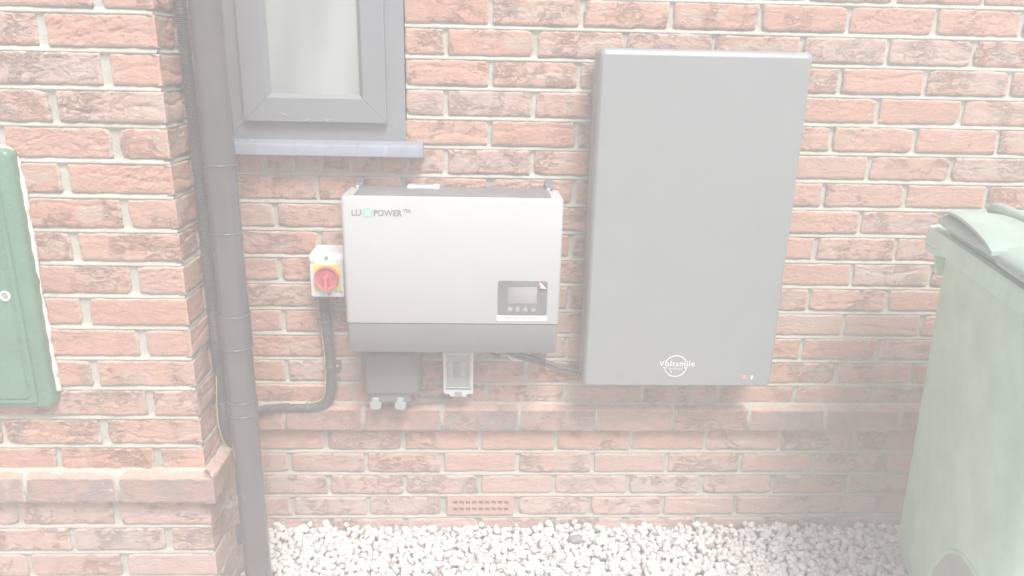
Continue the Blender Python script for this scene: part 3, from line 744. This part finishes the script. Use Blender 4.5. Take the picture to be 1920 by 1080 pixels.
# ------------------------------------------------------------------ home battery
bat = empty('wall_battery', (.535, 0, .53), 'tall satin grey wall battery with white logo right of the inverter', 'battery')
bx0, bx1, bz0, bz1, by = .2785, .8010, .5275, 1.4150, -.130
bm = NB(); L = []
for y, i_, r in ((-.030, .004, .014), (-.034, .0, .017), (-.080, 0, .017), (-.0815, .0015, .016), (-.0835, .0015, .016), (-.085, 0, .017), (by+.012, 0, .017)):
    L.append([(x, y, z) for x, z in rr_loop(bx0+i_, bx1-i_, bz0+i_, bz1-i_, r)])
CH = .0150
for dep, side, top in ((.0025, .0006, .0012), (.0060, .0022, .0050), (.0095, .0050, .0100), (.0112, .0070, .0135), (.0118, .0078, CH)):
    L.append([(x, by+.012-dep, z) for x, z in rr_loop(bx0+side, bx1-side, bz0+side, bz1-top, .014-side*.5)])
loft(bm, L, True, True)
fin('casing', bm, M_BATT, bat, 35)
bm = NB(); i_ = .0078; loft(bm, [[(x, y, z) for x, z in rr_loop(bx0+i_+e, bx1-i_-e, bz0+i_+e, bz1-CH-e, .010)] for y, e in ((by+.0002, 0), (by-.0004, .0006))]); fin('front_panel', bm, M_BATT, bat, 30)
for zz in (bz0+.10, bz1-.16):
    bm = NB(); box(bm, bx0+.06, bx1-.06, -.0298, -.0, zz, zz+.06); fin('wall_bracket', bm, M_VENT, bat)
vl = bpy.data.objects.new('logo', None); COL.objects.link(vl); vl.parent = bat
vx, vz, vr = .5305, .5915, .0305
def arc(bm, cx_, cz_, r, w, a0, a1, n=30):
    o = [(cx_+(r+w/2)*math.cos(R(a0+(a1-a0)*i/n)), cz_+(r+w/2)*math.sin(R(a0+(a1-a0)*i/n))) for i in range(n+1)]
    i_ = [(cx_+(r-w/2)*math.cos(R(a0+(a1-a0)*i/n)), cz_+(r-w/2)*math.sin(R(a0+(a1-a0)*i/n))) for i in range(n+1)][::-1]
    pts = o+i_; A = [bm.verts.new((x, by-.0004, z)) for x, z in pts]; B = [bm.verts.new((x, by-.0012, z)) for x, z in pts]
    m = n+1
    for q in range(n): bm.faces.new((B[q], B[q+1], B[2*m-2-q], B[2*m-1-q]))
    for q in range(len(pts)): p = (q+1) % len(pts); bm.faces.new((A[q], A[p], B[p], B[q]))
bm = NB(); arc(bm, vx, vz, vr, .0022, 24, 160); arc(bm, vx, vz, vr, .0022, 188, 352)
box(bm, vx-.0345, vx-.0255, by-.0012, by, vz-.0055, vz-.0035); box(bm, vx+.0235, vx+.0325, by-.0012, by, vz-.0055, vz-.0035)
cyl(bm, (vx-.0115, by, vz-.0165), (vx-.0115, by-.0012, vz-.0165), .0021, .0021, 16); fin('emblem_ring', bm, M_INKW, vl)
text('lettering', 'Voltsmile', .0235, (vx+.003, by-.0007, vz-.0005), M_INKW, vl, width=.0985, align='CENTER', offset=.0001, spacing=1.08)
text('lettering', 'ENERGY', .0075, (vx+.001, by-.0007, vz-.0100), M_INKW, vl, width=.0380, align='CENTER', offset=.0, spacing=1.25)
mk = bpy.data.objects.new('model_mark', None); COL.objects.link(mk); mk.parent = bat
wx, wz = .7165, .5535
def slant(bm, x, w, sh): loft(bm, [[(a, y, b) for a, b in ((x, wz), (x+w, wz), (x+w+sh, wz+.0115), (x+sh, wz+.0115))] for y in (by, by-.0012)])
bm = NB(); slant(bm, wx+.0025, .0048, -.0030); slant(bm, wx+.0096, .0048, -.0030); slant(bm, wx+.0150, .0022, .0020); fin('orange_bars', bm, M_ORG, mk)
bm = NB(); slant(bm, wx+.0250, .0050, .0015); fin('white_bar', bm, M_INKW, mk)

# ------------------------------------------------------------------ weatherproof double socket
sk = empty('outdoor_socket', (-.25, 0, .46), 'dark grey weatherproof double socket under the inverter with two pale latches', 'socket')
kx0, kx1, kz0, kz1 = -.3345, -.1665, .4710, .6100
bm = NB(); L = []
for y, i_, b in ((0, .004, 0), (-.038, .002, 0), (-.045, 0, 0)):
    L.append([(x, y, z) for x, z in rr_loop(kx0+i_, kx1-i_, kz0+i_+.008, kz1-i_, .016)])
loft(bm, L); fin('back_box', bm, M_SOCK, sk, 40)
bm = NB(); L = []
def lidloop(y, s, bow):
    pts = []
    for x, z in rr_loop(kx0+.001+s, kx1-.001-s, kz0+s, kz1-.002-s, .014):
        t = (z-kz0)/(kz1-kz0); w = 1-.055*max(0, 1-t*1.9)-bow*.012*math.sin(min(1, max(0, t))*math.pi)
        pts.append(((x-(kx0+kx1)/2)*w+(kx0+kx1)/2, y+(.006*(t > .8)), z))
    return pts
L = [lidloop(-.0455, .0, 0), lidloop(-.070, .001, 0), lidloop(-.076, .006, 1), lidloop(-.082, .012, 2), lidloop(-.0835, .016, 2.2)]
loft(bm, L); ld = fin('flip_cover', bm, M_SOCK, sk, 40)
bm = NB(); plate(bm, -.3080, -.1980, .4545, .482, -.050, -.076, .006, .003); fin('latch_housing', bm, M_SOCK, sk, 40)
for lxx in (-.2960, -.2265):
    bm = NB(); px = [(-.0158, .0205), (-.0100, .0210), (-.0095, .0330), (-.006, .0350), (.006, .0350), (.0095, .0330), (.0100, .0210), (.0158, .0205), (.0158, .006), (.0115, .0022), (.004, .0004), (-.004, .0004), (-.0115, .0022), (-.0158, .006)]
    loft(bm, [[(lxx+a*s, y, .4340+b*s+.001*(1-s)) for a, b in px] for y, s in ((-.060, 1), (-.080, 1), (-.083, .93))]); fin('latch', bm, M_LATCH, sk, 35)

# ------------------------------------------------------------------ small breaker enclosure
en = empty('breaker_enclosure', (-.0645, 0, .46), 'small white breaker enclosure with clear cover under the inverter', 'enclosure')
ex0, ex1, ez0, ez1 = -.1070, -.0225, .4660, .6200
bm = NB(); L = [[(x, y, z) for x, z in rr_loop(ex0+i_, ex1-i_, ez0+i_+.006, ez1-i_, .007)] for y, i_ in ((0, .001), (-.032, .0), (-.038, .003))]
loft(bm, L); fin('base_box', bm, M_WPL, en, 40)
bm = NB()
for a, b in ((ex0, ex0+.007), (ex1-.007, ex1)): box(bm, a, b, -.052, -.0385, ez0+.004, ez1, .0015)
box(bm, ex0+.0002, ex1-.0002, -.052, -.0385, ez1-.007, ez1-.0002, .0015); fin('cover_frame', bm, M_WPL, en)
bm = NB(); bt = [(-.0395, .020), (.0395, .020), (.0405, .012), (.036, .0085), (.028, .0085), (.024, .006), (.022, 0), (-.022, 0), (-.024, .006), (-.028, .0085), (-.036, .0085), (-.0405, .012)]
loft(bm, [[((ex0+ex1)/2+a, y, ez0-.004+b) for a, b in bt] for y in (-.0385, -.055)]); cl = fin('catch', bm, M_WPL, en)
bm = NB(); box(bm, -.0750, -.0540, -.0585, -.0552, ez0-.0005, ez0+.0105, .001); fin('catch_tab', bm, M_LATCH, en)
for q, (a, b, zz0, zz1, m) in enumerate(((-.0945, -.0800, .515, .565, M_INKW), (-.0795, -.0615, .515, .560, M_LATCH), (-.0605, -.0445, .512, .566, M_WPL))):
    bm = NB(); box(bm, a, b, -.046, -.0383, zz0, zz1, .0012); box(bm, a+.003, b-.003, -.050, -.0462, (zz0+zz1)/2-.006, (zz0+zz1)/2+.006, .001); fin('breaker', bm, m, en)
bm = NB(); plate(bm, -.0985, -.0310, .490, .592, -.0505, -.0535, .004, .001); fin('clear_cover', bm, M_CLEAR, en)
bm = NB()
for (a, b, c, d) in ((-.0985, -.0310, .5905, .593), (-.0985, -.0310, .489, .4915), (-.1000, -.0978, .4918, .5902), (-.0317, -.0295, .4918, .5902), (-.094, -.089, .5935, .603), (-.040, -.035, .5935, .603)): box(bm, a, b, -.0560, -.0537, c, d, .0005)
fin('cover_rim', bm, M_INKW, en)
bm = NB(); tube(bm, [(-.185, -.035, .4700), (-.178, -.032, .4520), (-.155, -.028, .4460), (-.11, -.026, .4450), (-.082, -.026, .4485), (-.069, -.026, .4600), (-.0655, -.026, .4740)], .0046, 12, .004)
tag(fin('short_cable', bm, M_COND), 'short dark cable looping from the socket to the small enclosure', 'cable')
# gap cable left of the enclosure
bm = NB(); tube(bm, [(-.118, -.02, .62), (-.1185, -.02, .59), (-.1185, -.02, .572)], .0050, 10, .004); tag(fin('cable_stub', bm, M_CABLE), 'dark cable stub hanging beside the small enclosure', 'cable')

# ------------------------------------------------------------------ battery cables
c0 = [(.02, -.04, .645), (.060, -.035, .605), (.105, -.028, .583), (.15, -.024, .5690), (.187, -.022, .5565), (.235, -.022, .5400), (.275, -.024, .5330), (.31, -.03, .5330)]
bm = NB(); tube(bm, c0, .0058, 14, .004); tag(fin('battery_cable', bm, M_CABLE), 'upper black cable of the pair running into the battery', 'cable', 'cables from the inverter to the battery')
bm = NB(); tube(bm, [(x, y+.003, z-.0118) for x, y, z in c0], .0056, 14, .004); tag(fin('battery_cable', bm, M_CABLE), 'lower black cable of the pair running into the battery', 'cable', 'cables from the inverter to the battery')
for x, y, z, l in ((.180, -.022, .5530, 'cable tie round the two cables under the inverter edge'), (.2745, -.024, .5285, 'cable tie round the two cables beside the battery')):
    bm = NB(); ring(bm, (x, y, z), (1, 0, -.3), .0098, .0112, .005, 20); box(bm, x-.0035, x+.0035, y-.014, y-.0085, z-.007, z+.001, .001)
    if x < .2: box(bm, x-.0028, x+.0028, y-.008, y-.004, z+.010, z+.030, .001)
    tag(fin('cable_tie', bm, M_COND), 'black '+l, 'cable tie')
bm = NB(); tube(bm, [(-.02, -.04, .615), (.02, -.034, .588), (.052, -.026, .572)], .0060, 12, .004); tag(fin('grey_cable', bm, M_CABLE), 'dark cable end angled down under the inverter', 'cable')
bm = NB(); box(bm, .052, .062, -.030, -.006, .565, .63, .002); tag(fin('cable_strap', bm, M_DGREY), 'grey strap hanging under the inverter beside the round fitting', 'strap')
bm = NB(); L = []
for r, y in ((.0345, 0), (.0345, -.012), (.0325, -.0165), (.027, -.017), (.022, -.014), (.002, -.0125)):
    L.append([(.1040+r*math.cos(2*math.pi*i/40), y-.004, .5885+r*math.sin(2*math.pi*i/40)) for i in range(40)])
loft(bm, L); tag(fin('round_fitting', bm, M_WPL, None, 50), 'white round wall fitting half hidden under the inverter', 'fitting')

# ------------------------------------------------------------------ meter box
mb = empty('meter_box', (-1.15, PY, .57), 'green utility meter box on the bay with a round white lock', 'meter box')
mx0, mx1, mz0, mz1 = -1.38, -.984, .5900, 1.1830
bm = NB(); plate(bm, mx0, mx1, mz0, mz1, PY+.004, PY-.030, .018, .012); fin('box_frame', bm, M_GREEN, mb, 40)
bm = NB(); L = []
for y, e in ((-.030, .030), (-.0345, .0315), (-.0360, .034)):
    L.append([(x, PY+y, z) for x, z in rr_loop(mx0+e, mx1-e, mz0+e*.55, mz1-e*.9, .008)])
for y, e in ((-.0360, .040), (-.0335, .0425), (-.0335, .0455), (-.0375, .049)):
    L.append([(x, PY+y, z) for x, z in rr_loop(mx0+e, mx1-e, mz0+e*.62, mz1-e*.95, .008)])
loft(bm, L); fin('door', bm, M_GREEN, mb, 30)
lkx, lkz = -1.041, .8665
bm = NB(); ring(bm, (lkx, PY-.0374, lkz), (0, -1, 0), .0072, .0118, .003, 36); lk = fin('lock', bm, M_INKW, mb)
bm = NB(); cyl(bm, (lkx, PY-.036, lkz), (lkx, PY-.0380, lkz), .0072, .0070, 24); cyl(bm, (lkx, PY-.0381, lkz-.0005), (lkx, PY-.0405, lkz-.0005), .0048, .0036, 3); fin('lock_barrel', bm, M_LATCH, lk, 30)
bm = NB(); ex, ez = -1.046, .6350; ring(bm, (ex, PY-.0374, ez), (0, -1, 0), .0092, .0100, .0007, 36)
for dx, dz, a in ((-.002, 0, 50), (.002, .001, 130), (.004, -.001, 60)):
    c, s = math.cos(R(a))*.0045, math.sin(R(a))*.0045; cyl(bm, (ex+dx-c, PY-.0377, ez+dz-s), (ex+dx+c, PY-.0377, ez+dz+s), .0004, .0004, 6)
fin('embossed_roundel', bm, M_GREEN, mb)
# sealant bead
rp = np.random.RandomState(3); P = rr_loop(mx0-.001, mx1+.001, mz0+.045, mz1+.001, .02, 8)
pts = [(mx1+.0005+.0010*rp.randn(), PY-.002, z) for z in np.arange(mz0+.035, mz1-.02, .012)]+[(mx1-.004, PY-.002, mz1-.009), (mx1-.012, PY-.002, mz1-.001), (mx1-.022, PY-.002, mz1+.002)]+[(x, PY-.002, mz1+.0025+.0008*rp.randn()) for x in np.arange(mx1-.034, mx0, -.012)]
bm = NB(); tube(bm, pts, lambda s: .0048+.0014*math.sin(s*43)+.0012*math.sin(s*131+1)+.0016*math.sin(s*19), 10, .004); fin('sealant_bead', bm, M_SEAL, mb, 60)

# ------------------------------------------------------------------ wheelie bin
bn = empty('wheelie_bin', (1.4, -.4, 0), 'green wheelie bin with paler lid standing at the right on the gravel', 'bin')
A = Vector((1.131, -.152, 0)); uu = Vector((-.254, -.967, 0)).normalized(); ww = Vector((.967, -.254, 0)).normalized()
def BL(u, w, z): return A+uu*u+ww*w+Vector((0, 0, z))
def bloop(u0, u1, w0, w1, z, r=.04, seg=5): return [BL(u, w, z) for u, w in rr_loop(u0, u1, w0, w1, r, seg)]
LU, LW = .76, .58
BW = [(-.028, .130, .035), (.03, .098, .045), (.10, .084, .045), (.5, .067, .045), (.90, .050, .04), (.975, .046, .04)]
def face_w(z): return float(np.interp(z, [b[0] for b in BW], [b[1] for b in BW]))
bm = NB(); L = [bloop(.035-.06*(1-z)+(.05 if z < 0 else 0), LU-.03-.12*(1-z)-(.05 if z < 0 else 0), w, LW-w, z, r) for z, w, r in BW]
loft(bm, L); body = fin('body', bm, M_BIN, bn, 35)
bm = NB(); L = []
for z, e, r in ((.972, .040, .04), (.960, .006, .05), (.962, .001, .05), (.966, .0, .05), (.998, .003, .05), (1.003, .006, .048), (1.003, .022, .04), (.995, .024, .04)):
    L.append(bloop(e, LU-e, e, LW-e, z, r))
loft(bm, L, True, True)
loft(bm, [[BL(u, w, z) for u, w in ((.004, .05), (.012, .012), (.05, .002), (.11, .0015), (.14, .03), (.05, .06))] for z in (.9595, .946)]); fin('rim', bm, M_BIN, bn, 35)
bm = NB(); loft(bm, [[BL(a, w, z) for w, z in ((.034, .9455), (.075, .9455), (.083, .872), (.052, .872))] for a in (.002, .020)]); fin('rim_rib', bm, M_BIN, bn)
# lid: skirt, shoulder, dome
bm = NB(); L = []
for z, e, r in ((.999, .026, .045), (1.014, .027, .045), (1.0155, .010, .045), (1.020, .003, .045), (1.027, .001, .045), (1.034, .004, .045), (1.0425, .020, .045), (1.0505, .050, .05), (1.0575, .09, .05), (1.068, .15, .05), (1.072, .20, .05)):
    L.append(bloop(e+.044, LU-e, e, LW-e, z+.004, r+.030, 8))
loft(bm, L); lid = fin('lid', bm, M_LID, bn, 50)
# hand grip flap: a curved sheet standing off the lid's side
bm = NB(); rows = []; n = 30
for i in range(n+1):
    t = i/n; u = .060+t*.415
    c_ = (1-min(1, t*6))**2
    wo = .013-.022*t+.045*c_; zo = 1.040+.021*math.sin(math.pi*min(1, t*.95)**.8)-.006*max(0, (t-.82)/.18)**2
    rows.append([BL(u, wo, zo+.004), BL(u, wo+.006, zo+.0062), BL(u, wo+.03, max(zo+.007, 1.055-.01*t)), BL(u+.01, .095+.02*c_, 1.0615), BL(u+.01, .095+.02*c_, 1.0565), BL(u, wo+.03, max(zo+.0005, 1.0485-.01*t)), BL(u, wo+.005, zo-.0028), BL(u, wo, zo-.0025)])
loft(bm, rows); fin('grip_flap', bm, M_LID, lid, 60)
bm = NB(); tube(bm, [BL(.470, .008, 1.026), BL(.50, .004, 1.022), BL(.6, .004, 1.021), BL(.70, .006, 1.021)], .0050, 10, .02); fin('lid_bead', bm, M_LID, lid)
bm = NB(); tube(bm, [BL(.055, .135, 1.052), BL(.075, .135, 1.064), BL(.2, .135, 1.068), BL(.5, .135, 1.068), BL(.66, .135, 1.062)], .013, 12, .015); fin('lid_rib', bm, M_LID, lid)
bm = NB(); tube(bm, [BL(.055, .44, 1.052), BL(.075, .44, 1.064), BL(.2, .44, 1.068), BL(.5, .44, 1.068), BL(.66, .44, 1.062)], .013, 12, .015); fin('lid_rib', bm, M_LID, lid)
# wheel arch: lip, with a greyer panel standing in for the shaded recess
ap = [(.262, .02), (.272, .09), (.288, .160), (.302, .205), (.330, .250), (.365, .292), (.413, .326), (.476, .350), (.55, .350), (.60, .31), (.625, .25), (.64, .15), (.645, .02)]
sp_ = [(q.x, q.z) for q in spline([(a, 0, b) for a, b in ap], .012)]
cu_, cz_ = .45, .12
bm = NB(); L = []
for f, d in ((1.0, .0005), (.985, -.0045), (.955, -.0045), (.93, .0005)):
    L.append([BL(cu_+(a-cu_)*f, face_w(cz_+(b-cz_)*f)+d, cz_+(b-cz_)*f) for a, b in sp_])
loft(bm, L, False, False, closed=False); fin('arch_lip', bm, M_BIN, bn, 60)
bm = NB(); L = [[BL(cu_+(a-cu_)*f, face_w(cz_+(b-cz_)*f)-.0012, cz_+(b-cz_)*f) for a, b in sp_] for f in (.935, .7, .4, .05)]
loft(bm, L, False, False, closed=False); fin('arch_panel', bm, M_ARCH, bn, 60)

# ------------------------------------------------------------------ cobwebs and bits
rw = random.Random(4); bm = NB(); CW = []
for _ in range(34):
    p = Vector((PXc-.036+rw.uniform(-.015, .02), PYc-.034+rw.uniform(-.012, .02), rw.uniform(.30, .36)))
    if CW and rw.random() < .97: p = rw.choice(CW)
    pts = [p]; d = Vector((rw.gauss(0, 1), rw.gauss(0, 1), rw.gauss(0, 1))).normalized()
    for k_ in range(4): d = (d+Vector((rw.gauss(0, .8), rw.gauss(0, .8), rw.gauss(0, .8)))).normalized(); pts.append(pts[-1]+d*rw.uniform(.003, .009))
    tube(bm, pts, .00024, 4, .004); CW += pts[1:]
tag(fin('cobweb', bm, M_COBW), 'dusty cobweb strands caught on the lower downpipe', 'cobweb')
for (bx_, bz_), wh in (((-.51, 1.235), 'left part of the lower sash'), ((-.455, 1.222), 'middle of the lower sash'), ((-.405, 1.222), 'right part of the lower sash')):
    bm = NB(); p = Vector((bx_, -.0235, bz_))
    for _ in range(7):
        q_ = p+Vector((rw.uniform(-.014, .014), -.0002, rw.uniform(-.006, .008)))
        tube(bm, [p, (p+q_)/2+Vector((0, -.0008, .0015)), q_], .00032, 4, .004)
    tag(fin('web_fluff', bm, M_COBW), 'white wisp of web stuck to the '+wh+' of the window', 'cobweb', 'web wisps on the window')
bm = NB(); p = Vector((-.372, -.004, .312))
for x2, y2, z2 in ((-.392, -.003, .330), (-.345, -.004, .306), (-.350, -.004, .288), (-.365, -.005, .294)):
    tube(bm, [p, ((p.x+x2)/2, y2-.003, (p.z+z2)/2+.003), (x2, y2, z2)], .0006, 5, .004)
tag(fin('dry_roots', bm, M_COBW), 'dry pale rootlets on the brickwork right of the downpipe', 'roots')

# ------------------------------------------------------------------ air volume added as a white veil; dark materials paled to match
if HAZE > 0:
    bm = NB(); box(bm, -5.3, 5.3, -4.2, .6, -1.05, 2.02)
    k = bpy.data.materials.new('veil_air'); k.use_nodes = True; t = k.node_tree
    t.nodes.remove(t.nodes['Principled BSDF']); pv = t.nodes.new('ShaderNodeVolumePrincipled')
    pv.inputs['Color'].default_value = (.99, .98, .965, 1); pv.inputs['Density'].default_value = HAZE; pv.inputs['Anisotropy'].default_value = 0.0
    t.links.new(pv.outputs[0], t.nodes['Material Output'].inputs['Volume'])
    tag(fin('added_haze', bm, k), kind='stuff')
